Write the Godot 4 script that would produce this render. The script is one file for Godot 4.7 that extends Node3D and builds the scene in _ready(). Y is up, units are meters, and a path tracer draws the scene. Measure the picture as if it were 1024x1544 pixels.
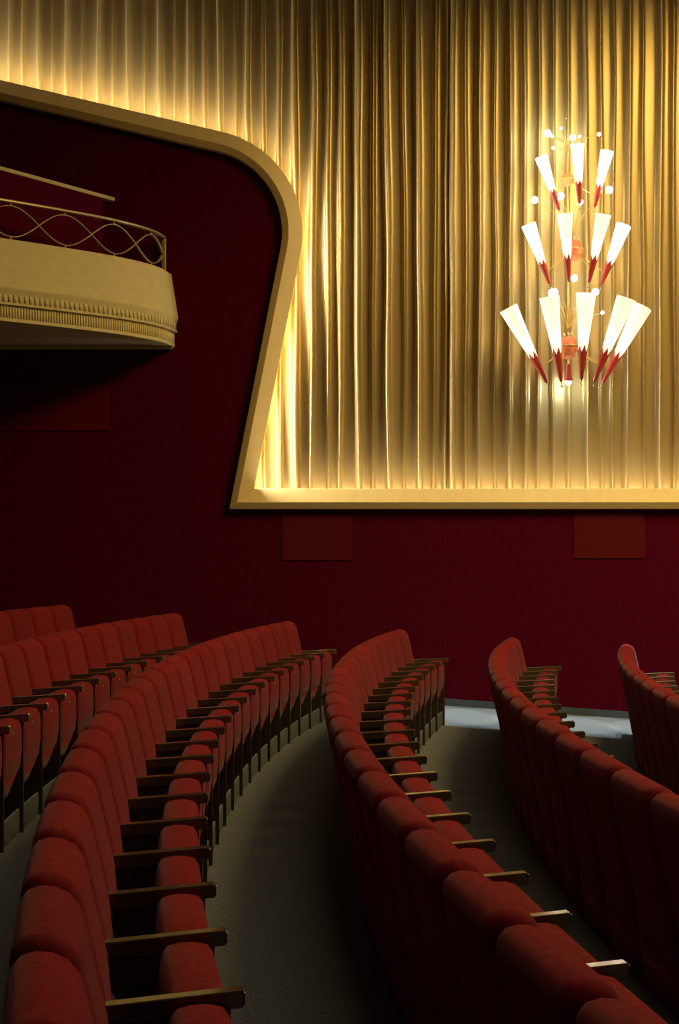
extends Node3D

# Metres, y up. The photographer stands at x = 0, z = 0; the far side wall of the hall is the plane z = -WALL.
const EYE := 1.728
const WALL := 16.5
const RAKE := 0.0723                 # the floor falls towards the screen (+x)
const CENTRE := Vector2(30.64, 8.61) # the rows are arcs round this point (x, distance from the lens)
const PITCH := 0.53                  # seat spacing along the armrest tips

var M := {}
var used := {}
var rng := RandomNumberGenerator.new()

# ------------------------------------------------------------------ helpers
func numbered(called: String) -> String:
	if not used.has(called):
		used[called] = 0
		return called
	used[called] += 1
	return "%s_%03d" % [called, used[called]]

func tag(o: Node, label: String, category: String, group := "", kind := "") -> void:
	if label: o.set_meta("label", label)
	if category: o.set_meta("category", category)
	if group: o.set_meta("group", group)
	if kind: o.set_meta("kind", kind)

func thing(called: String, label: String, category: String, at := Vector3.ZERO, turn := 0.0, group := "") -> Node3D:
	var o := Node3D.new()
	o.name = numbered(called)
	add_child(o)
	o.position = at
	o.rotation.y = turn
	tag(o, label, category, group)
	return o

func obj(called: String, mesh: Mesh, mat: Material, parent: Node = null) -> MeshInstance3D:
	var o := MeshInstance3D.new()
	o.mesh = mesh
	o.material_override = mat
	o.cast_shadow = GeometryInstance3D.SHADOW_CASTING_SETTING_ON
	if parent == null:
		o.name = numbered(called)
		add_child(o)
	else:
		o.name = called
		parent.add_child(o, true)
	return o

func structure(called: String, mesh: Mesh, mat: Material, label := "", category := "") -> MeshInstance3D:
	var o := obj(called, mesh, mat)
	tag(o, label, category, "", "structure")
	return o

func new_st(smooth := true) -> SurfaceTool:
	var st := SurfaceTool.new()
	st.begin(Mesh.PRIMITIVE_TRIANGLES)
	st.set_smooth_group(0 if smooth else -1)
	return st

func done(st: SurfaceTool) -> ArrayMesh:
	st.generate_normals()
	return st.commit()

func tri(st: SurfaceTool, a: Vector3, b: Vector3, c: Vector3) -> void:   # a b c counter-clockwise seen from outside
	st.add_vertex(a); st.add_vertex(c); st.add_vertex(b)

func quad(st: SurfaceTool, a: Vector3, b: Vector3, c: Vector3, d: Vector3) -> void:
	tri(st, a, b, c); tri(st, a, c, d)

# rings run counter-clockwise round the direction of progress
func loft(st: SurfaceTool, rings: Array, caps := true, closed := true) -> void:
	for k in rings.size() - 1:
		var p: PackedVector3Array = rings[k]
		var q: PackedVector3Array = rings[k + 1]
		var n := p.size()
		for i in (n if closed else n - 1):
			var j := (i + 1) % n
			quad(st, p[i], p[j], q[j], q[i])
	if caps:
		for e in 2:
			var r: PackedVector3Array = rings[0] if e == 0 else rings[-1]
			var c := Vector3.ZERO
			for v in r: c += v
			c /= r.size()
			for i in r.size():
				var j := (i + 1) % r.size()
				if e == 0: tri(st, c, r[j], r[i])
				else: tri(st, c, r[i], r[j])

func circle(c: Vector3, axis: Vector3, r: float, n: int) -> PackedVector3Array:
	var a := axis.normalized()
	var u := a.cross(Vector3(0.123, 0.31, 0.94)).normalized()
	var v := a.cross(u)
	var out := PackedVector3Array()
	for i in n:
		var t := TAU * i / n
		out.append(c + (u * cos(t) + v * sin(t)) * r)
	return out

func tube(st: SurfaceTool, pts: Array, radii, n := 8, caps := true) -> void:
	var rings := []
	for i in pts.size():
		var d: Vector3 = pts[mini(i + 1, pts.size() - 1)] - pts[maxi(i - 1, 0)]
		rings.append(circle(pts[i], d, radii[i] if radii is Array else radii, n))
	loft(st, rings, caps)

func ball(st: SurfaceTool, c: Vector3, r: float, n := 12, m := 7) -> void:
	var rings := []
	for k in m + 1:
		var t := PI * (k + 0.02) / (m + 0.04)
		rings.append(circle(c + Vector3(0, -cos(t) * r, 0), Vector3.UP, maxf(sin(t) * r, r * 0.01), n))
	loft(st, rings)

func lathe(st: SurfaceTool, base: Vector3, axis: Vector3, prof: Array, n := 20, caps := true) -> void:   # prof: [distance along axis, radius]
	var rings := []
	for p in prof: rings.append(circle(base + axis.normalized() * p[0], axis, p[1], n))
	loft(st, rings, caps)

func box(st: SurfaceTool, lo: Vector3, hi: Vector3, b := 0.0, xf := Transform3D.IDENTITY) -> void:
	# chamfered box as a stack of rings along y
	var rings := []
	var levels := [[lo.y, b], [lo.y + b, 0.0], [hi.y - b, 0.0], [hi.y, b]] if b > 0.0 else [[lo.y, 0.0], [hi.y, 0.0]]
	for l in levels:
		var i: float = l[1]
		var x0 := lo.x + i; var x1 := hi.x - i; var z0 := lo.z + i; var z1 := hi.z - i
		var y: float = l[0]
		var pts := PackedVector3Array()
		if b > 0.0:
			for v in [Vector3(x1, y, z1 - b), Vector3(x1, y, z0 + b), Vector3(x1 - b, y, z0), Vector3(x0 + b, y, z0), Vector3(x0, y, z0 + b), Vector3(x0, y, z1 - b), Vector3(x0 + b, y, z1), Vector3(x1 - b, y, z1)]: pts.append(xf * v)
		else:
			for v in [Vector3(x1, y, z1), Vector3(x1, y, z0), Vector3(x0, y, z0), Vector3(x0, y, z1)]: pts.append(xf * v)
		rings.append(pts)
	loft(st, rings)

func box_mesh(lo: Vector3, hi: Vector3, b := 0.0, xf := Transform3D.IDENTITY) -> ArrayMesh:
	var st := new_st(false)
	box(st, lo, hi, b, xf)
	return done(st)

# a flat outline (x, y), counter-clockwise, given depth from z0 to z1 (z1 > z0)
func slab(outline: PackedVector2Array, z0: float, z1: float) -> ArrayMesh:
	var st := new_st(false)
	var ids := Geometry2D.triangulate_polygon(outline)
	for k in range(0, ids.size(), 3):
		var a := outline[ids[k]]; var b := outline[ids[k + 1]]; var c := outline[ids[k + 2]]
		if (b - a).cross(c - a) < 0.0:
			var t := b; b = c; c = t
		tri(st, Vector3(a.x, a.y, z1), Vector3(b.x, b.y, z1), Vector3(c.x, c.y, z1))
		tri(st, Vector3(a.x, a.y, z0), Vector3(c.x, c.y, z0), Vector3(b.x, b.y, z0))
	for i in outline.size():
		var a := outline[i]; var b := outline[(i + 1) % outline.size()]
		quad(st, Vector3(b.x, b.y, z1), Vector3(a.x, a.y, z1), Vector3(a.x, a.y, z0), Vector3(b.x, b.y, z0))
	return done(st)

func inset(outline: PackedVector2Array, by: float) -> PackedVector2Array:
	var out := PackedVector2Array()
	var n := outline.size()
	for i in n:
		var a := (outline[i] - outline[(i + n - 1) % n]).normalized()
		var b := (outline[(i + 1) % n] - outline[i]).normalized()
		var m := (Vector2(-a.y, a.x) + Vector2(-b.y, b.x)).normalized()
		var k := clampf(1.0 / maxf(0.4, m.dot(Vector2(-a.y, a.x))), 1.0, 1.6)
		out.append(outline[i] + m * by * k)
	return out

# a padded shape: outline (x, y) counter-clockwise, width 2 * half along z, its side edges rounded with radius r
func padded(outline: PackedVector2Array, half: float, r: float, steps := 4, smooth := true) -> ArrayMesh:
	var st := new_st(smooth)
	var all := []
	# quarter circle: z goes from -half (inset r) to -half + r (inset 0)
	for k in steps + 1:
		var t := PI / 2 * k / steps
		all.append([-half + r * (1.0 - cos(t)), r * (1.0 - sin(t))])
	for k in range(steps, -1, -1):
		var t := PI / 2 * k / steps
		all.append([half - r * (1.0 - cos(t)), r * (1.0 - sin(t))])
	var rings := []
	for a in all:
		var o := inset(outline, a[1])
		var pts := PackedVector3Array()
		for p in o: pts.append(Vector3(p.x, p.y, a[0]))
		rings.append(pts)
	loft(st, rings)
	return done(st)

func noise(freq: float, octaves := 3, seed_ := 1) -> FastNoiseLite:
	var n := FastNoiseLite.new()
	n.seed = seed_
	n.frequency = freq
	n.fractal_octaves = octaves
	return n

func noise_tex(freq: float, a: Color, b: Color, size := 256, seed_ := 1, octaves := 3) -> ImageTexture:
	var n := noise(freq, octaves, seed_)
	var im := n.get_seamless_image(size, size)
	var out := Image.create(size, size, false, Image.FORMAT_RGB8)
	for y in size:
		for x in size: out.set_pixel(x, y, a.lerp(b, im.get_pixel(x, y).r))
	return ImageTexture.create_from_image(out)

func mat(col: Color, rough := 0.8, metal := 0.0) -> StandardMaterial3D:
	var m := StandardMaterial3D.new()
	m.albedo_color = col
	m.roughness = rough
	m.metallic = metal
	return m

func cloth(a: Color, b: Color, freq: float, scale: float, seed_: int, rough := 0.9, gloss := 0.12) -> StandardMaterial3D:
	var m := mat(Color.WHITE, rough)
	m.albedo_texture = noise_tex(freq, a, b, 256, seed_)
	m.uv1_triplanar = true
	m.uv1_world_triplanar = true
	m.uv1_scale = Vector3.ONE * scale
	m.metallic_specular = gloss
	return m

func glow(col: Color, strength: float) -> StandardMaterial3D:
	var m := mat(Color(0.9, 0.88, 0.82), 0.6)
	m.emission_enabled = true
	m.emission = col
	m.emission_energy_multiplier = strength
	return m

func floor_y(x: float) -> float:
	return -RAKE * x

# ------------------------------------------------------------------ scene
func _ready() -> void:
	rng.seed = 7
	# camera
	var cam := Camera3D.new()
	cam.name = "camera"
	add_child(cam)
	cam.position = Vector3(0, EYE, 0)
	var near := 0.1
	cam.set_frustum(1544.0 / 2300.0 * near, Vector2(0, (811.0 - 772.0) / 2300.0 * near), near, 100.0)
	cam.current = true
	# environment: an indoor hall, no sky
	var we := WorldEnvironment.new()
	var e := Environment.new()
	e.background_mode = Environment.BG_COLOR
	e.background_color = Color.BLACK
	e.tonemap_mode = Environment.TONE_MAPPER_LINEAR
	e.tonemap_exposure = 1.3
	e.sdfgi_enabled = true
	e.ssao_enabled = true
	e.ssil_enabled = true
	we.environment = e
	add_child(we)
	# unseen ceiling lights, out of the frame, placed to light the seats and floor
	materials()
	unseen_house_light(Vector3(5.6, 8.7, -10.7), Vector2(4.5, 5.0), 88.0, Color(1.0, 0.88, 0.58), "unseen wide warm light panel in the ceiling, lighting the seats from the screen side")
	unseen_house_light(Vector3(1.6, 8.6, -5.0), Vector2(4.0, 4.0), 4.0, Color(0.80, 0.90, 1.0), "unseen dim cool light panel in the ceiling, lightening the shade between the rows")
	unseen_aisle_spots()
	# the setting, then the things in it
	room()
	curtain_frame()
	curtain()
	cove_lights()
	balcony()
	wall_panels()
	seats()
	lamps()

func materials() -> void:
	M.wall = cloth(Color(0.26, 0.015, 0.095), Color(0.32, 0.03, 0.11), 0.05, 0.9, 3, 0.95)
	M.grille = cloth(Color(0.28, 0.065, 0.085), Color(0.38, 0.10, 0.10), 0.25, 1.6, 5, 0.95)
	M.ceiling = mat(Color(0.60, 0.56, 0.48), 0.9)
	M.carpet = cloth(Color(0.32, 0.325, 0.30), Color(0.42, 0.425, 0.395), 0.12, 1.1, 6, 0.95)
	M.skirting = mat(Color(0.25, 0.29, 0.34), 0.5)
	M.gold_trim = cloth(Color(0.82, 0.70, 0.43), Color(0.86, 0.74, 0.46), 0.03, 0.8, 9, 0.5, 0.4)
	M.cream = cloth(Color(0.74, 0.66, 0.42), Color(0.80, 0.72, 0.47), 0.04, 0.8, 10, 0.6, 0.4)
	M.soffit = mat(Color(0.80, 0.70, 0.56), 0.8)
	M.brass = mat(Color(0.70, 0.60, 0.40), 0.35, 0.4)
	M.curtain = cloth(Color(0.66, 0.56, 0.34), Color(0.68, 0.58, 0.355), 0.15, 1.2, 11, 0.35, 0.5)
	M.curtain.metallic = 0.55
	M.velvets = []
	# three close tones of velvet nap, mixed at random over all the seats
	var naps := [[Color(0.33, 0.055, 0.076), Color(0.50, 0.12, 0.105)], [Color(0.335, 0.040, 0.070), Color(0.475, 0.095, 0.095)], [Color(0.305, 0.055, 0.068), Color(0.47, 0.118, 0.098)]]
	for k in naps.size():
		var v := cloth(naps[k][0], naps[k][1], 0.05, 2.2, 30 + k, 0.9)
		v.rim_enabled = true
		v.rim = 0.10
		v.rim_tint = 1.0
		M.velvets.append(v)
	M.velvet = M.velvets[0]
	M.wood = cloth(Color(0.19, 0.15, 0.11), Color(0.25, 0.20, 0.15), 0.04, 3.0, 14, 0.32, 0.5)
	M.arm_wood = cloth(Color(0.27, 0.225, 0.155), Color(0.34, 0.285, 0.20), 0.04, 3.0, 15, 0.13, 0.5)
	M.arm_wood.clearcoat_enabled = true
	M.arm_wood.clearcoat = 1.0
	M.arm_wood.clearcoat_roughness = 0.1
	M.cap = mat(Color(0.72, 0.68, 0.58), 0.25, 0.8)
	M.panel_red = cloth(Color(0.31, 0.03, 0.085), Color(0.38, 0.05, 0.10), 0.25, 1.6, 25, 0.95)
	M.plate = mat(Color(0.85, 0.83, 0.78), 0.3)
	M.shade = mat(Color(0.95, 0.94, 0.92), 0.8)
	M.shade.backlight_enabled = true
	M.shade.backlight = Color(1.0, 0.98, 0.95)
	M.shade.cull_mode = BaseMaterial3D.CULL_DISABLED
	M.shade.emission_enabled = true
	M.shade.emission = Color(1.0, 0.91, 0.80)
	M.shade.emission_energy_multiplier = 0.45
	M.cup = mat(Color(0.66, 0.20, 0.14), 0.45)
	M.orange = mat(Color(0.78, 0.42, 0.20), 0.45)
	M.wire = mat(Color(0.80, 0.66, 0.32), 0.35, 0.6)
	M.bulb = glow(Color(0.93, 0.97, 1.0), 6.0)
	M.led = glow(Color(1.0, 0.86, 0.58), 2.0)
	M.panel = glow(Color(1.0, 0.84, 0.62), 1.5)  # diffuser of the unseen ceiling lights

func unseen_house_light(at: Vector3, size: Vector2, energy: float, tint: Color, label: String) -> void:  # unseen ceiling panel, placed for the light it throws on the rows
	var t := thing("unseen_ceiling_light", label, "unseen ceiling light", at)
	var st := new_st(false)
	box(st, Vector3(-size.x / 2 - 0.1, 0.0, -size.y / 2 - 0.1), Vector3(size.x / 2 + 0.1, 0.3, size.y / 2 + 0.1), 0.02)
	# deep skirt added round the panel to keep its light off the upper curtain
	for k in 2:
		var e := -1.0 if k == 0 else 1.0
		box(st, Vector3(minf(e * (size.x / 2 + 0.02), e * (size.x / 2 + 0.1)), -0.55, -size.y / 2 - 0.1), Vector3(maxf(e * (size.x / 2 + 0.02), e * (size.x / 2 + 0.1)), 0.0, size.y / 2 + 0.1), 0.01)
		box(st, Vector3(-size.x / 2 - 0.1, -0.55, minf(e * (size.y / 2 + 0.02), e * (size.y / 2 + 0.1))), Vector3(size.x / 2 + 0.1, 0.0, maxf(e * (size.y / 2 + 0.02), e * (size.y / 2 + 0.1))), 0.01)
	obj("frame", done(st), M.ceiling, t)
	obj("diffuser", box_mesh(Vector3(-size.x / 2, -0.03, -size.y / 2), Vector3(size.x / 2, -0.002, size.y / 2), 0.005), M.panel, t)
	var l := AreaLight3D.new()
	l.area_size = size
	l.area_normalize_energy = true
	l.light_energy = energy
	l.light_color = tint
	l.shadow_enabled = true
	t.add_child(l)
	l.position = Vector3(0, -0.06, 0)
	l.rotation.x = -PI / 2

# unseen narrow cool spotlights, out of view, placed to brighten the wall aisle
func unseen_aisle_spots() -> void:
	for k in 9:
		var at := Vector3(0.1 + k * 0.6, 8.85, -14.9)
		var t := thing("unseen_ceiling_spotlight", "unseen small cool spotlight in the ceiling, placed to light the wall aisle", "spotlight", at, 0.0, "unseen cool spotlights over the wall aisle")
		var aim := (Vector3(at.x, floor_y(at.x), -15.55) - at).normalized()
		var st := new_st()
		lathe(st, -aim * 0.15, aim, [[0.0, 0.05], [0.02, 0.06], [0.13, 0.06], [0.15, 0.055]], 16)
		obj("housing", done(st), M.skirting, t)
		st = new_st()
		lathe(st, aim * 0.001, aim, [[0.0, 0.045], [0.01, 0.04]], 16)
		obj("lamp_lens", done(st), M.bulb, t)
		var l := SpotLight3D.new()
		l.light_energy = 56.0
		l.light_color = Color(0.80, 0.89, 1.0)
		l.light_size = 0.04
		l.spot_range = 40.0
		l.spot_attenuation = 2.0
		l.spot_angle = 6.2
		l.spot_angle_attenuation = 0.12
		l.shadow_enabled = true
		t.add_child(l)
		l.position = aim * 0.03
		l.look_at_from_position(t.to_global(aim * 0.03), t.to_global(aim * 5.0), Vector3(1, 0, 0))

func room() -> void:
	# raked carpeted floor
	var low := Vector2(16, floor_y(16)); var high := Vector2(-14, floor_y(-14))
	structure("floor", slab(PackedVector2Array([high + Vector2(0, -0.4), low + Vector2(0, -0.4), low, high]), -16.9, 3.0), M.carpet)
	structure("ceiling", box_mesh(Vector3(-14, 9.0, -17.3), Vector3(16, 9.3, 3.0)), M.ceiling)
	structure("wall_back", box_mesh(Vector3(-14.3, -2, -17.3), Vector3(-14, 9.0, 3.0)), M.wall)
	structure("wall_screen", box_mesh(Vector3(16, -2, -17.3), Vector3(16.3, 9.0, 3.0)), M.wall)
	structure("wall_near", box_mesh(Vector3(-14, -2, 2.7), Vector3(16, 9.0, 3.0)), M.wall)
	structure("wall_outer", box_mesh(Vector3(-14, -2, -17.3), Vector3(16, 9.0, -17.0)), M.wall)
	# far side wall in wine red, cut to the outline of the curtain's frame
	var o := PackedVector2Array([Vector2(-14, -1.6), Vector2(16, -1.6)])
	var edge := frame_path(0.13)
	edge.reverse()
	for p in edge: o.append(p)
	structure("wall_far", slab(o, -WALL - 0.06, -WALL), M.wall)
	# skirting along the foot of the far wall
	var h := 0.075
	structure("baseboard_far", slab(PackedVector2Array([Vector2(-14, floor_y(-14) - 0.05), Vector2(16, floor_y(16) - 0.05), Vector2(16, floor_y(16) + h), Vector2(-14, floor_y(-14) + h)]), -WALL, -WALL + 0.02), M.skirting)

# the frame's inner edge on the wall (x, y), from the upper left round to the lower right, set outwards by d
func frame_path(d: float, part := 0) -> PackedVector2Array:
	var pts := PackedVector2Array()
	var dir_a := Vector2(0.9737, -0.2277)
	var corner := Vector2(-0.2123, 5.861)
	var tangent := 1.076
	var radius := 1.116
	var low := Vector2(-0.918, 2.259)
	if part != 2:
		var t0 := corner - dir_a * tangent
		var n_a := Vector2(dir_a.y, -dir_a.x)      # towards the red wall
		var c := t0 + n_a * radius
		pts.append(corner - dir_a * 14.0 + n_a * d)
		var start := (-n_a).angle()
		var turn := deg_to_rad(87.9)
		for k in 25:
			var a := start - turn * k / 24.0
			pts.append(c + Vector2(cos(a), sin(a)) * (radius - d))
	# mitred lower left corner
	var dir_b := (low - corner).normalized()
	var n_b := Vector2(dir_b.y, -dir_b.x)
	var m := (n_b + Vector2(0, -1)).normalized()
	pts.append(low + m * d / m.dot(n_b))
	if part != 1:
		pts.append(Vector2(16, 2.265 - d))
	return pts

func sweep_frame(prof: Array, part: int) -> ArrayMesh:   # prof: [distance outwards from the inner edge, height off the wall]
	var st := new_st(false)
	var lines := []
	for p in prof:
		var l := frame_path(p[0], part)
		var pts := PackedVector3Array()
		for v in l: pts.append(Vector3(v.x, v.y, -WALL + p[1]))
		lines.append(pts)
	var n: int = lines[0].size()
	for k in lines.size():
		var p: PackedVector3Array = lines[k]
		var q: PackedVector3Array = lines[(k + 1) % lines.size()]
		for i in n - 1: quad(st, p[i], p[i + 1], q[i + 1], q[i])
	for e in [0, n - 1]:
		for k in range(1, lines.size() - 1):
			tri(st, lines[0][e], lines[k][e], lines[k + 1][e])
	return done(st)

func curtain_frame() -> void:
	var prof := [[0.0, 0.048], [0.004, 0.053], [0.147, 0.122], [0.154, 0.121], [0.218, 0.088], [0.222, 0.082], [0.222, 0.001], [0.13, 0.001], [0.13, 0.085], [0.0, 0.034]]
	prof.reverse()
	structure("trim_1", sweep_frame(prof, 1), M.gold_trim, "gold moulding sloping and curving down the left of the curtain", "moulding")
	structure("trim_2", sweep_frame(prof, 2), M.gold_trim, "straight gold moulding along the foot of the curtain", "moulding")

func curtain() -> void:
	var crests := []   # [x on the wall, height of the ridge, half width, lean over the drop]
	# ridges that can be told apart, left to right, in centimetres from the camera's axis
	var seen := [-362, -348, -330, -314, -298, -282, -265, -248, -231, -215, -199, -181, -166, -148, -131, -115, -101, -83, -66, -49, -30, -13, 0, 19, 37, 52, 70, 87, 104, 116, 123, 138, 153, 170, 186, 203, 218, 234, 250, 270, 287, 300, 315, 333, 350, 366]
	var big := [-330, -298, -265, -231, -199, -166, -131, -101, -49, -30, 19, 52, 87, 123, 153, 186, 270, 315, 350]
	var x := -6.5
	while x < -3.75:
		crests.append([x, rng.randf_range(0.05, 0.11), rng.randf_range(0.015, 0.023), 0.0])
		x += rng.randf_range(0.15, 0.19)
	for c in seen:
		var k: bool = c in big
		crests.append([c / 100.0, rng.randf_range(0.095, 0.12) if k else rng.randf_range(0.045, 0.07), rng.randf_range(0.017, 0.024) if k else rng.randf_range(0.013, 0.02), rng.randf_range(-0.02, 0.02)])
	x = 3.83
	while x < 10.0:
		crests.append([x, rng.randf_range(0.05, 0.11), rng.randf_range(0.015, 0.023), 0.0])
		x += rng.randf_range(0.15, 0.19)
	var n := noise(0.9, 2, 21)
	var x0 := -6.5
	var x1 := 10.0
	var step := 0.006
	var cols := int((x1 - x0) / step)
	var rows := 24
	var y0 := 1.95
	var y1 := 8.95
	var grid := []
	var cut := 0
	for r in rows + 1:
		var y := lerpf(y0, y1, float(r) / rows)
		var line := PackedVector3Array()
		line.resize(cols + 1)
		cut = 0
		for i in cols + 1:
			var u := x0 + i * step
			while cut < crests.size() and crests[cut][0] < u - 0.3: cut += 1
			var w := 0.012 * n.get_noise_2d(u * 0.8, y * 0.10)
			for k in range(cut, mini(cut + 8, crests.size())):
				var c: Array = crests[k]
				var sway: float = c[3] * (y - 5.0) / 3.0 + 0.02 * n.get_noise_2d(k * 7.3, y * 0.35)
				var wide: float = c[2] * (1.0 + 0.35 * n.get_noise_2d(k * 3.7 + 50.0, y * 0.3))
				var d: float = (u - c[0] - sway) / wide
				w += c[1] * (1.0 + 0.3 * n.get_noise_2d(k * 5.1 + 90.0, y * 0.25)) / (1.0 + d * d * d * d)
				w += 0.006 * exp(-d * d * 0.12)
			line[i] = Vector3(u, y, -WALL - 0.24 + w)
		grid.append(line)
	var st := new_st()
	for r in rows:
		for i in cols: quad(st, grid[r][i], grid[r][i + 1], grid[r + 1][i + 1], grid[r + 1][i])
	var o := obj("wall_curtain", done(st), M.curtain)
	tag(o, "tall gold satin curtain in vertical folds behind the gold frame", "curtain")

func cove_lights() -> void:
	# light strips lying behind the frame's inner lip, one for each length of moulding
	var path := frame_path(0.085)
	var runs := []
	runs.append([path[0].lerp(path[1], 0.55), path[0].lerp(path[1], 0.78)])
	runs.append([path[0].lerp(path[1], 0.78), path[1]])
	for k in range(1, 25, 4): runs.append([path[k], path[k + 4]])
	runs.append([path[25], path[26].lerp(path[25], 0.02)])
	var a := path[26]; var b := path[27]
	for k in 4: runs.append([a + Vector2(0.06 + k * 2.6, 0), a + Vector2(0.06 + (k + 1) * 2.6, 0)])
	var places := ["above the sloping gold moulding", "round the bend of the gold moulding", "up the left of the curtain", "along the foot of the curtain"]
	var made := {}
	for i in runs.size():
		var p: Vector2 = runs[i][0]; var q: Vector2 = runs[i][1]
		var mid := (p + q) / 2
		var d := (q - p).normalized()
		var into := Vector2(-d.y, d.x)            # from the moulding towards the middle of the curtain
		var k := 0 if i < 2 else (1 if i < 8 else (2 if i == 8 else 3))
		if not made.has(k): made[k] = thing("cove_light", "thin warm light strip hidden behind the gold moulding " + places[k], "light strip", Vector3(0, 0, -WALL), 0.0, "cove light strips behind the gold frame")
		var len := (q - p).length()
		var st := new_st(false)
		var xf := Transform3D(Basis(Vector3(d.x, d.y, 0), Vector3(into.x, into.y, 0), Vector3(0, 0, 1)), Vector3(mid.x, mid.y, 0.012))
		box(st, Vector3(-len / 2, -0.012, -0.012), Vector3(len / 2, 0.004, 0.012), 0.003, xf)
		obj("led_strip", done(st), M.led, made[k])
		var l := AreaLight3D.new()
		l.area_size = Vector2(len, 0.03)
		l.area_normalize_energy = true
		l.light_energy = [2.0, 1.9, 2.8, 0.6][k] * len
		l.light_color = Color(1.0, 0.98, 0.95)
		l.shadow_enabled = true
		made[k].add_child(l)
		var ahead := Vector3(into.x, into.y, [0.25, 0.4, 0.4, -0.05][k]).normalized()
		l.transform = Transform3D(Basis(Vector3(d.x, d.y, 0), -ahead.cross(Vector3(d.x, d.y, 0)), -ahead), Vector3(mid.x + into.x * 0.012, mid.y + into.y * 0.012, 0.012))

# ------------------------------------------------------------------ balcony
func balcony_curve() -> Array:
	# plan of the balcony front (x, z) from the wall outwards
	var c := Curve2D.new()
	var pts := [Vector2(-1.82, -16.5), Vector2(-1.928, -16.01), Vector2(-2.248, -15.48), Vector2(-2.689, -15.01), Vector2(-3.134, -14.59), Vector2(-3.62, -14.18), Vector2(-4.15, -13.8), Vector2(-4.75, -13.45), Vector2(-5.4, -13.15)]
	for i in pts.size():
		var t: Vector2 = (pts[mini(i + 1, pts.size() - 1)] - pts[maxi(i - 1, 0)]) / 6.0
		if i == 0: t = Vector2(0.0, 0.14)
		c.add_point(pts[i], -t, t)
	var out := []
	var total := c.get_baked_length()
	var n := 72
	for k in n + 1:
		var s := total * k / n
		var p := c.sample_baked(s, true)
		var q := c.sample_baked(minf(s + 0.02, total), true) - c.sample_baked(maxf(s - 0.02, 0.0), true)
		q = q.normalized()
		out.append([s, Vector3(p.x, 0, p.y), Vector3(-q.y, 0, q.x) * -1.0])
	# normals point to the screen side: positive x
	for a in out:
		if a[2].x < 0: a[2] = -a[2]
	return out

func on_curve(curve: Array, s: float) -> Array:
	var total: float = curve[-1][0]
	var f := clampf(s / total, 0.0, 1.0) * (curve.size() - 1)
	var i := mini(int(f), curve.size() - 2)
	return [(curve[i][1] as Vector3).lerp(curve[i + 1][1], f - i), (curve[i][2] as Vector3).lerp(curve[i + 1][2], f - i).normalized()]

func along(curve: Array, prof: Array, smooth := false) -> ArrayMesh:   # prof: closed outline [out, up] swept along the front
	var st := new_st(smooth)
	var rings := []
	for a in curve:
		var pts := PackedVector3Array()
		for p in prof: pts.append(a[1] + a[2] * p[0] + Vector3(0, p[1], 0))
		rings.append(pts)
	loft(st, rings)
	return done(st)

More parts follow.
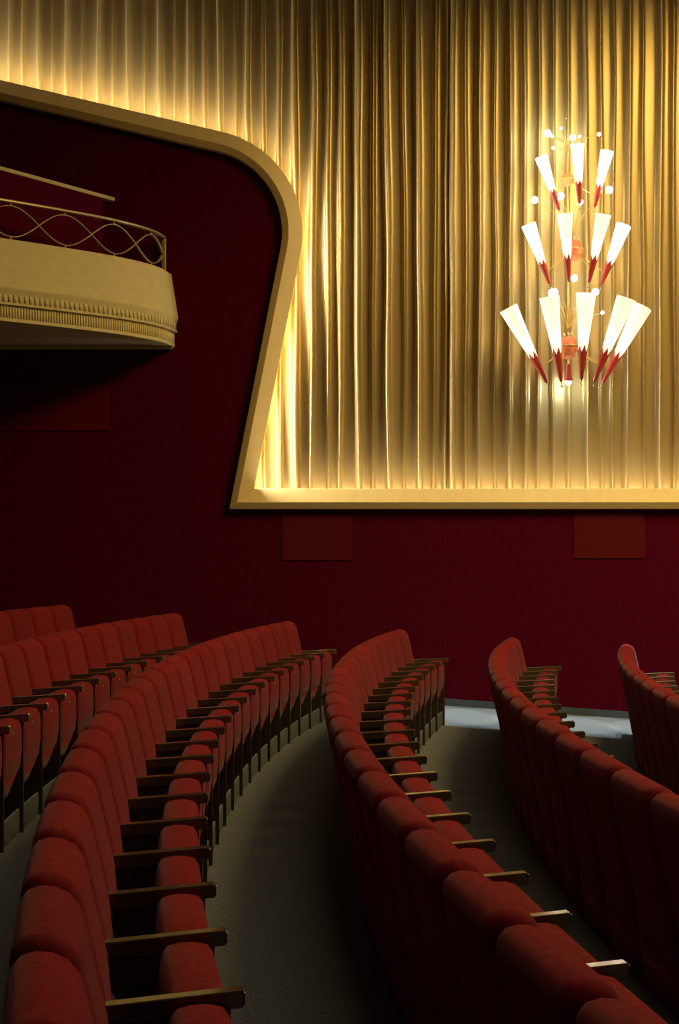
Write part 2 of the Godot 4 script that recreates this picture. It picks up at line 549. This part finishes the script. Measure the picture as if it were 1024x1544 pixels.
func balcony() -> void:
	var top := 4.583
	var curve := balcony_curve()
	var t := thing("balcony", "cream curved balcony with a looped brass railing on the red wall", "balcony", Vector3.ZERO)
	var shell := [[-0.14, top], [-0.004, top], [0.0, top - 0.006], [0.042, 4.33], [0.074, 4.125], [0.079, 4.112], [0.078, 4.095], [0.058, 4.04], [0.055, 3.968], [0.066, 3.962], [0.066, 3.945], [0.03, 3.94], [0.03, 3.825], [0.040, 3.82], [0.040, 3.79], [0.03, 3.785], [-0.14, 3.785]]
	obj("parapet", along(curve, shell), M.cream, t)
	# soffit and deck between the front and the wall
	for f in [["soffit", 3.80, 3.86, M.soffit], ["deck", 3.86, 3.95, M.carpet]]:
		var o := PackedVector2Array()
		for a in curve: o.append(Vector2(a[1].x, -a[1].z) - Vector2(a[2].x, -a[2].z) * 0.13)
		o.append(Vector2(-5.4, 16.49))
		o.append(Vector2(-1.96, 16.49))
		if not Geometry2D.is_polygon_clockwise(o): pass
		else: o.reverse()
		var s := obj(f[0], slab(o, f[1], f[2]), f[3], t)
		s.rotation.x = -PI / 2
	obj("soffit_trim", box_mesh(Vector3(-5.4, 3.765, -16.499), Vector3(-1.80, 3.80, -16.43), 0.008), M.cream, t)
	# row of small arched teeth on the flare
	var tooth := padded(PackedVector2Array([Vector2(0, -0.035), Vector2(0.012, -0.035), Vector2(0.012, 0.025), Vector2(0.006, 0.035), Vector2(0, 0.036)]), 0.014, 0.004, 2)
	var s := 0.10
	while s < 5.0:
		var p := on_curve(curve, s)
		var d := obj("tooth", tooth, M.cream, t)
		var n: Vector3 = p[1]
		d.transform = Transform3D(Basis(n, Vector3.UP, n.cross(Vector3.UP)), p[0] + n * 0.055 + Vector3(0, 4.01, 0))
		s += 0.057
	# fine upright ribs of the lower band
	var st := new_st()
	s = 0.03
	while s < 5.2:
		var p := on_curve(curve, s)
		var n: Vector3 = p[1]
		var c: Vector3 = p[0] + n * 0.03
		var side := n.cross(Vector3.UP)
		var rings := []
		for y in [3.822, 3.942]:
			var r := PackedVector3Array()
			for k in 6:
				var a := TAU * k / 6
				r.append(c + n * cos(a) * 0.011 - side * sin(a) * 0.010 + Vector3(0, y, 0))
			rings.append(r)
		loft(st, rings)
		s += 0.031
	var ribs := obj("fluted_band", done(st), M.cream, t)
	ribs.set_meta("kind", "stuff")
	# railing: flat handrail, two crossing ribbons, ball spacers, end post
	var rail := [[-0.085, 4.945], [-0.035, 4.945], [-0.03, 4.95], [-0.03, 4.962], [-0.04, 4.97], [-0.08, 4.97], [-0.09, 4.962], [-0.09, 4.95]]
	var cut := []
	for a in curve:
		if a[0] > 0.10: cut.append(a)
	obj("handrail", along(cut, rail), M.brass, t)
	obj("lower_rail", along(cut, [[-0.072, top + 0.001], [-0.048, top + 0.001], [-0.048, top + 0.008], [-0.072, top + 0.008]]), M.brass, t)
	var half := 0.62
	for side: float in [-1.0, 1.0]:
		var rs := new_st()
		var rings := []
		for k in 240:
			s = 0.19 + 4.9 * k / 239.0
			var ph := PI * (s - 0.5) / half
			var y := 4.766 + side * 0.148 * cos(ph)
			var slope := -side * 0.148 * PI / half * sin(ph)
			var p := on_curve(curve, s)
			var n: Vector3 = p[1]
			var fwd: Vector3 = (on_curve(curve, s + 0.02)[0] - p[0]).normalized()
			var up := (Vector3.UP - fwd * slope).normalized()
			var c: Vector3 = p[0] - n * 0.06 + Vector3(0, y, 0)
			var r := PackedVector3Array()
			for v in [Vector2(-0.02, -0.004), Vector2(0.02, -0.004), Vector2(0.02, 0.004), Vector2(-0.02, 0.004)]: r.append(c + n * v.x + up * v.y)
			rings.append(r)
		loft(rs, rings)
		obj("ribbon", done(rs), M.brass, t)
	var bm := new_st()
	ball(bm, Vector3.ZERO, 0.014, 10, 6)
	var bmesh := done(bm)
	for k in 8:
		for y in [4.766 + 0.163, 4.766 - 0.163]:
			s = 0.5 + half * k
			if s > 5.0: continue
			var p := on_curve(curve, s)
			var b := obj("spacer_ball", bmesh, M.brass, t)
			b.position = p[0] - p[1] * 0.06 + Vector3(0, y, 0)
	var pp := on_curve(curve, 0.115)
	var post := obj("end_post", box_mesh(Vector3(-0.022, top, -0.022), Vector3(0.022, 4.95, 0.022), 0.004), M.brass, t)
	post.transform = Transform3D(Basis(pp[1], Vector3.UP, pp[1].cross(Vector3.UP)), pp[0] - pp[1] * 0.06)
	# raised parapet of the tier behind, with its pale capping rail
	var d := Vector3(-0.9, 0, 1.36).normalized()
	var n := Vector3(d.z, 0, -d.x)
	var xf := Transform3D(Basis(d, Vector3.UP, d.cross(Vector3.UP)), Vector3(-2.47, 0, -16.49))
	var u := thing("tier_wall", "red covered low wall behind the balcony railing with a pale capping rail", "low wall")
	obj("wall_body", box_mesh(Vector3(0.19, 3.955, -0.05), Vector3(3.6, 5.36, 0.05), 0.0, xf), M.wall, u)
	obj("capping_rail", box_mesh(Vector3(0.0, 5.36, -0.06), Vector3(3.6, 5.40, 0.06), 0.006, xf), M.cream, u)

func wall_panels() -> void:
	for p in [[-3.95, -2.49, 2.885, 3.37, "wide faint red fabric panel on the wall under the balcony"], [-0.624, 0.129, 1.484, 1.986, "brownish fabric panel on the wall below the corner of the gold frame"], [2.532, 3.30, 1.506, 2.0, "brownish fabric panel on the wall below the chandelier"]]:
		var t := obj("fabric_panel", box_mesh(Vector3(p[0], p[2], -WALL + 0.001), Vector3(p[1], p[3], -WALL + 0.012), 0.004), M.panel_red if p[0] < -3.0 else M.grille)
		tag(t, p[4], "wall panel", "fabric panels on the red wall")

# ------------------------------------------------------------------ seats
func make_seat() -> Node3D:
	var t := Node3D.new()
	var half := 0.260
	# upright back: padded shell with a rolled top
	var back := PackedVector2Array([Vector2(-0.375, 0.2), Vector2(-0.325, 0.21), Vector2(-0.30, 0.24), Vector2(-0.287, 0.32), Vector2(-0.318, 0.62), Vector2(-0.368, 0.835), Vector2(-0.378, 0.872), Vector2(-0.40, 0.902), Vector2(-0.433, 0.919), Vector2(-0.466, 0.923), Vector2(-0.496, 0.915), Vector2(-0.515, 0.893), Vector2(-0.521, 0.86), Vector2(-0.494, 0.73), Vector2(-0.440, 0.5), Vector2(-0.395, 0.24)])
	obj("backrest", padded(back, half, 0.058, 5), M.velvet, t)
	# stitched panel closing the foot of the back
	obj("rear_panel", padded(PackedVector2Array([Vector2(-0.365, 0.03), Vector2(-0.345, 0.03), Vector2(-0.315, 0.26), Vector2(-0.395, 0.28)]), 0.262, 0.008, 2), M.velvet, t)
	# tipped-up seat standing between the armrests
	var seat := PackedVector2Array([Vector2(-0.165, 0.26), Vector2(-0.06, 0.335), Vector2(-0.042, 0.36), Vector2(-0.030, 0.45), Vector2(-0.031, 0.57), Vector2(-0.037, 0.602), Vector2(-0.052, 0.622), Vector2(-0.085, 0.630), Vector2(-0.125, 0.630), Vector2(-0.158, 0.622), Vector2(-0.174, 0.602), Vector2(-0.182, 0.55), Vector2(-0.184, 0.40), Vector2(-0.178, 0.28)])
	var sc := obj("seat_cushion", padded(seat, 0.238, 0.022, 3), M.velvet, t)
	var under := PackedVector2Array([Vector2(-0.165, 0.175), Vector2(-0.12, 0.175), Vector2(-0.052, 0.345), Vector2(-0.075, 0.37), Vector2(-0.165, 0.30)])
	obj("seat_shell", padded(under, 0.235, 0.012, 2), M.velvet, t)
	var plate := obj("number_plate", box_mesh(Vector3(-0.034, 0.545, -0.007), Vector3(-0.028, 0.575, 0.007), 0.001), M.plate, sc)
	plate.position = Vector3(-0.003, 0, 0)
	obj("carpeted_riser", box_mesh(Vector3(-0.062, 0.0, -0.245), Vector3(-0.048, 0.135, 0.245), 0.002), M.carpet, t)
	side_frame(t, -PITCH / 2)
	return t

func side_frame(t: Node3D, z: float) -> void:
	var o := PackedVector2Array([Vector2(-0.03, 0.0), Vector2(-0.03, 0.604), Vector2(-0.333, 0.586), Vector2(-0.325, 0.52), Vector2(-0.24, 0.40), Vector2(-0.20, 0.014), Vector2(-0.12, 0.007)])
	o.reverse()
	if Geometry2D.is_polygon_clockwise(o): o.reverse()
	var p := obj("side_panel", slab(o, z - 0.012, z + 0.012), M.wood, t)
	var arm := PackedVector2Array([Vector2(-0.334, 0.586), Vector2(-0.004, 0.607), Vector2(0.001, 0.612), Vector2(0.002, 0.644), Vector2(-0.004, 0.650), Vector2(-0.338, 0.628)])
	var a := obj("armrest", padded(arm, 0.0215, 0.004, 2, false), M.arm_wood, t)
	a.position.z = z
	var cap := obj("glint_cap", box_mesh(Vector3(0.001, 0.614, -0.018), Vector3(0.004, 0.644, 0.018), 0.0015), M.cap, a)  # added bright tip standing in for the highlight on the armrest end
	cap.set_meta("label", "small pale tip added for the highlight on the armrest end")

func seats() -> void:
	var proto := make_seat()
	var ends := make_seat()
	side_frame(ends, PITCH / 2)
	var names := ["rearmost row", "second row from the back", "third row from the back", "fourth row from the back", "fifth row from the back", "foremost row"]
	var count := ["first", "second", "third", "fourth", "fifth", "sixth", "seventh", "eighth", "ninth", "tenth", "eleventh", "twelfth", "thirteenth", "fourteenth", "fifteenth", "sixteenth", "seventeenth", "eighteenth", "nineteenth", "twentieth", "twenty-first", "twenty-second", "twenty-third", "twenty-fourth", "twenty-fifth"]
	var rows := [[33.394, 0.1825, 8], [32.332, 0.1874, 18], [31.27, 0.1954, 24], [30.207, 0.2010, 23], [29.145, 0.2078, 22], [28.083, 0.2262, 20]]
	for r in rows.size():
		var radius: float = rows[r][0]
		for j in rows[r][2]:
			var th: float = rows[r][1] - (j + 0.5) * PITCH / radius
			var x := CENTRE.x - radius * cos(th)
			var z := -(CENTRE.y + radius * sin(th))
			var o: Node3D = (ends if j == rows[r][2] - 1 else proto).duplicate()
			o.name = numbered("theatre_seat")
			add_child(o)
			o.position = Vector3(x, floor_y(x), z)
			o.rotation.y = -th
			var back_tone := rng.randi() % 3
			var seat_tone := rng.randi() % 3
			for piece in ["backrest", "rear_panel", "seat_cushion", "seat_shell"]:
				var nap: Material = M.velvets[seat_tone if piece.begins_with("seat") else back_tone]
				(o.get_node(piece) as MeshInstance3D).material_override = nap
			tag(o, "red velvet tip-up seat, %s from the wall aisle, %s" % [count[j], names[r]], "theatre seat", "red seats in curved rows")
	proto.free()
	ends.free()

# ------------------------------------------------------------------ wall chandelier
func q(x: float, y: float, d := 0.0) -> Vector3:   # from drawing units (466 to the metre) to metres at the lamp
	return Vector3((x - 400.0) / 466.4, (1400.0 - y) / 466.4, d)

func make_lamp(t: Node3D) -> void:
	# stem, finial and wall arm
	var st := new_st()
	tube(st, [q(400, 1300, -0.20), q(400, 700, -0.20), q(392, 240, -0.20), q(387, 75, -0.20)], [0.012, 0.012, 0.008, 0.004])
	obj("stem", done(st), M.wire, t)
	st = new_st(); ball(st, q(387, 66, -0.20), 0.011)
	obj("finial", done(st), M.wire, t)
	for y in [760, 1200]:
		st = new_st(); tube(st, [q(400, y, -0.05), q(400, y, -0.50)], 0.012)
		obj("wall_arm", done(st), M.wire, t)
	# bodies with rings and candle tubes
	for b in [[392, 378, 0.62, -0.16], [420, 735, 1.0, -0.12], [390, 1218, 1.08, -0.12]]:
		var c := q(b[0], b[1], b[3])
		var k: float = b[2]
		st = new_st()
		lathe(st, c, Vector3.UP, [[-0.12 * k, 0.02 * k], [-0.115 * k, 0.045 * k], [-0.09 * k, 0.07 * k], [-0.04 * k, 0.092 * k], [0.01 * k, 0.097 * k], [0.05 * k, 0.085 * k], [0.09 * k, 0.066 * k], [0.095 * k, 0.06 * k]])
		var body := obj("body", done(st), M.orange, t)
		st = new_st()
		lathe(st, c, Vector3.UP, [[0.0, 0.10 * k], [0.0, 0.106 * k], [0.014 * k, 0.106 * k], [0.014 * k, 0.10 * k]], 20, false)
		obj("ring", done(st), M.wire, body)
		if k > 0.8:
			for i in 5:
				var a := TAU * i / 5 + 0.3
				var p := c + Vector3(cos(a) * 0.045, 0.09 * k, sin(a) * 0.045)
				st = new_st(); tube(st, [p, p + Vector3(0, 0.05, 0)], 0.010)
				obj("socket", done(st), M.cream, body)
	# lower flared cup with its white rim; the down light
	st = new_st()
	lathe(st, q(402, 1380, -0.24), Vector3.UP, [[0.0, 0.046], [0.02, 0.044], [0.09, 0.032], [0.17, 0.022], [0.20, 0.024]])
	var cup := obj("lower_cup", done(st), M.cup, t)
	st = new_st()
	lathe(st, q(402, 1386, -0.24), Vector3.UP, [[0.0, 0.03], [0.0, 0.05], [0.012, 0.05], [0.012, 0.03]])
	obj("rim", done(st), M.plate, cup)
	# shades: [top x, top y, tip x, tip y, top width, depth at top, depth at tip]
	var shades := [[247, 290, 338, 552, 66, 0.05, 0.03], [412, 248, 431, 530, 69, 0.24, 0.13], [573, 262, 512, 536, 67, 0.05, 0.03],
		[185, 625, 291, 917, 76, 0.05, 0.03], [347, 594, 376, 917, 78, 0.30, 0.17], [535, 598, 474, 920, 78, 0.30, 0.17], [655, 627, 545, 922, 78, 0.05, 0.03],
		[85, 1038, 278, 1406, 96, 0.06, 0.03], [270, 1002, 339, 1406, 100, 0.32, 0.16], [440, 992, 431, 1400, 100, 0.44, 0.24], [645, 1006, 501, 1406, 100, 0.32, 0.16], [748, 1032, 553, 1408, 96, 0.06, 0.03]]
	for s in shades:
		var hi := q(s[0], s[1], s[5]); var lo := q(s[2], s[3], s[6])
		var ax := (hi - lo).normalized()
		var len := (hi - lo).length()
		var r1: float = s[4] / 2.0 / 466.4
		var r0 := 0.013
		var f0 := 0.30
		st = new_st()
		var prof := []
		for k in 9:
			var f := lerpf(f0, 1.0, k / 8.0)
			prof.append([len * f, lerpf(r0, r1, f) * 0.98])
		lathe(st, lo, ax, prof, 24, false)
		# thin wall: inner face
		prof.reverse()
		var inner := []
		for p in prof: inner.append([p[0], p[1] - 0.004])
		lathe(st, lo, ax, inner, 24, false)
		var sh := obj("lamp_shade", done(st), M.shade, t)
		# red cup with a crown of pointed petals
		st = new_st()
		var rings := []
		for f in [0.0, 0.02, 0.15, 0.29]: rings.append(circle(lo + ax * len * f, ax, lerpf(r0, r1, f) + (0.003 if f > 0.0 else -0.004), 24))
		var zig := circle(lo + ax * len * 0.33, ax, lerpf(r0, r1, 0.33) + 0.004, 24)
		for i in 24:
			var lift: float = [0.0, 0.45, 1.0, 0.45][i % 4]
			var f := 0.33 + 0.085 * lift
			zig[i] = circle(lo + ax * len * f, ax, lerpf(r0, r1, f) + 0.004, 24)[i]
		rings.append(zig)
		loft(st, rings, false)
		var c := obj("petal_cup", done(st), M.cup, sh)
		st = new_st()
		tube(st, [lo + ax * 0.01, lo - ax * 0.03 - Vector3(0, 0.006, 0)], 0.004, 6)
		ball(st, lo - ax * 0.036 - Vector3(0, 0.012, 0), 0.013)
		obj("tip_ball", done(st), M.cap, c)
		# arm to the nearest ring
		var hub := q(392, 378, -0.16) if s[1] < 400 else (q(420, 732, -0.12) if s[1] < 700 else q(390, 1210, -0.12))
		var foot := lo + ax * len * 0.2
		st = new_st()
		tube(st, [hub + (foot - hub).normalized() * 0.07, hub.lerp(foot, 0.6) + Vector3(0, -0.015, 0), foot], 0.006, 6)
		obj("arm", done(st), M.wire, sh)
		# the lamp inside the shade
		var bp := lo + ax * len * 0.52
		st = new_st()
		tube(st, [bp - ax * 0.05, bp - ax * 0.03, bp + ax * 0.02, bp + ax * 0.05], [0.008, 0.016, 0.016, 0.008], 8)
		obj("bulb", done(st), M.bulb, sh)
		var l := OmniLight3D.new()
		l.light_energy = 0.075
		l.light_color = Color(1.0, 0.92, 0.70)
		l.light_size = 0.015
		l.omni_range = 30.0
		l.omni_attenuation = 2.0
		l.shadow_enabled = true
		sh.add_child(l)
		l.position = bp
	# sprays of wires ending in small lit globes: [globe x, y, radius, depth, root x, root y]
	var globes := [[298, 135, 18, -0.26, 387, 245], [425, 158, 16, -0.26, 390, 245], [310, 240, 8, 0.0, 387, 255], [302, 188, 8, 0.05, 387, 250], [533, 178, 9, 0.05, 392, 255], [345, 150, 7, 0.05, 388, 250], [437, 190, 7, 0.06, 392, 250],
		[217, 500, 18, 0.02, 400, 690], [353, 468, 20, -0.12, 408, 690], [445, 508, 14, 0.0, 420, 690], [585, 450, 19, 0.02, 430, 690], [415, 885, 17, 0.0, 400, 1140],
		[318, 950, 25, -0.12, 385, 1150], [523, 950, 18, -0.05, 395, 1150], [495, 1020, 20, -0.10, 395, 1150], [550, 1060, 9, 0.05, 395, 1150]]
	for g in globes:
		var p := q(g[0], g[1], g[3])
		var root := q(g[4], g[5], -0.15)
		st = new_st(); ball(st, p, g[2] / 466.4, 14, 8)
		var gl := obj("globe", done(st), M.bulb, t)
		st = new_st()
		var pts := []
		for k in 9:
			var f := k / 8.0
			pts.append(root.lerp(p, f) + Vector3(-(p.x - root.x) * 0.45 * sin(PI * f) * (1.0 - f), 0.10 * absf(p.x - root.x) * sin(PI * f), 0.03 * sin(PI * f)))
		tube(st, pts, 0.004, 5)
		obj("wire", done(st), M.wire, gl)
		if g[2] > 12:
			var l := OmniLight3D.new()
			l.light_energy = 0.16 if g[3] < -0.1 else 0.05
			l.light_color = Color(0.82, 0.92, 1.0)
			l.light_size = g[2] / 466.4 * 0.8
			l.omni_range = 30.0
			l.omni_attenuation = 2.0
			l.shadow_enabled = true
			gl.add_child(l)
			l.position = p
	# bare grass-like wires
	for i in 18:
		var low := i >= 9
		var root := q(395, 1145, -0.12) if low else q(415, 680, -0.12)
		var a := lerpf(-0.55, 0.55, (i % 9) / 8.0)
		var len := 0.24 + 0.10 * rng.randf()
		var pts := []
		for k in 6:
			var f := k / 5.0
			pts.append(root + Vector3(sin(a) * len * f * (0.35 + 0.65 * f), len * f, 0.05 * sin(i * 2.1) * f))
		st = new_st()
		tube(st, pts, 0.003, 5)
		obj("grass_wire", done(st), M.wire, t)
	# down light
	var dl := OmniLight3D.new()
	dl.light_energy = 0.28
	dl.light_color = Color(0.84, 0.93, 1.0)
	dl.light_size = 0.025
	dl.omni_range = 30.0
	dl.omni_attenuation = 2.0
	dl.shadow_enabled = true
	t.add_child(dl)
	dl.position = q(402, 1396, -0.24)
	st = new_st(); ball(st, q(402, 1392, -0.24), 0.03)
	obj("down_bulb", done(st), M.bulb, cup)

func lamps() -> void:
	var t := thing("wall_chandelier", "three-tiered chandelier of white cone shades in red petal cups before the gold curtain", "chandelier", Vector3(2.463, 3.382, -16.2))
	make_lamp(t)
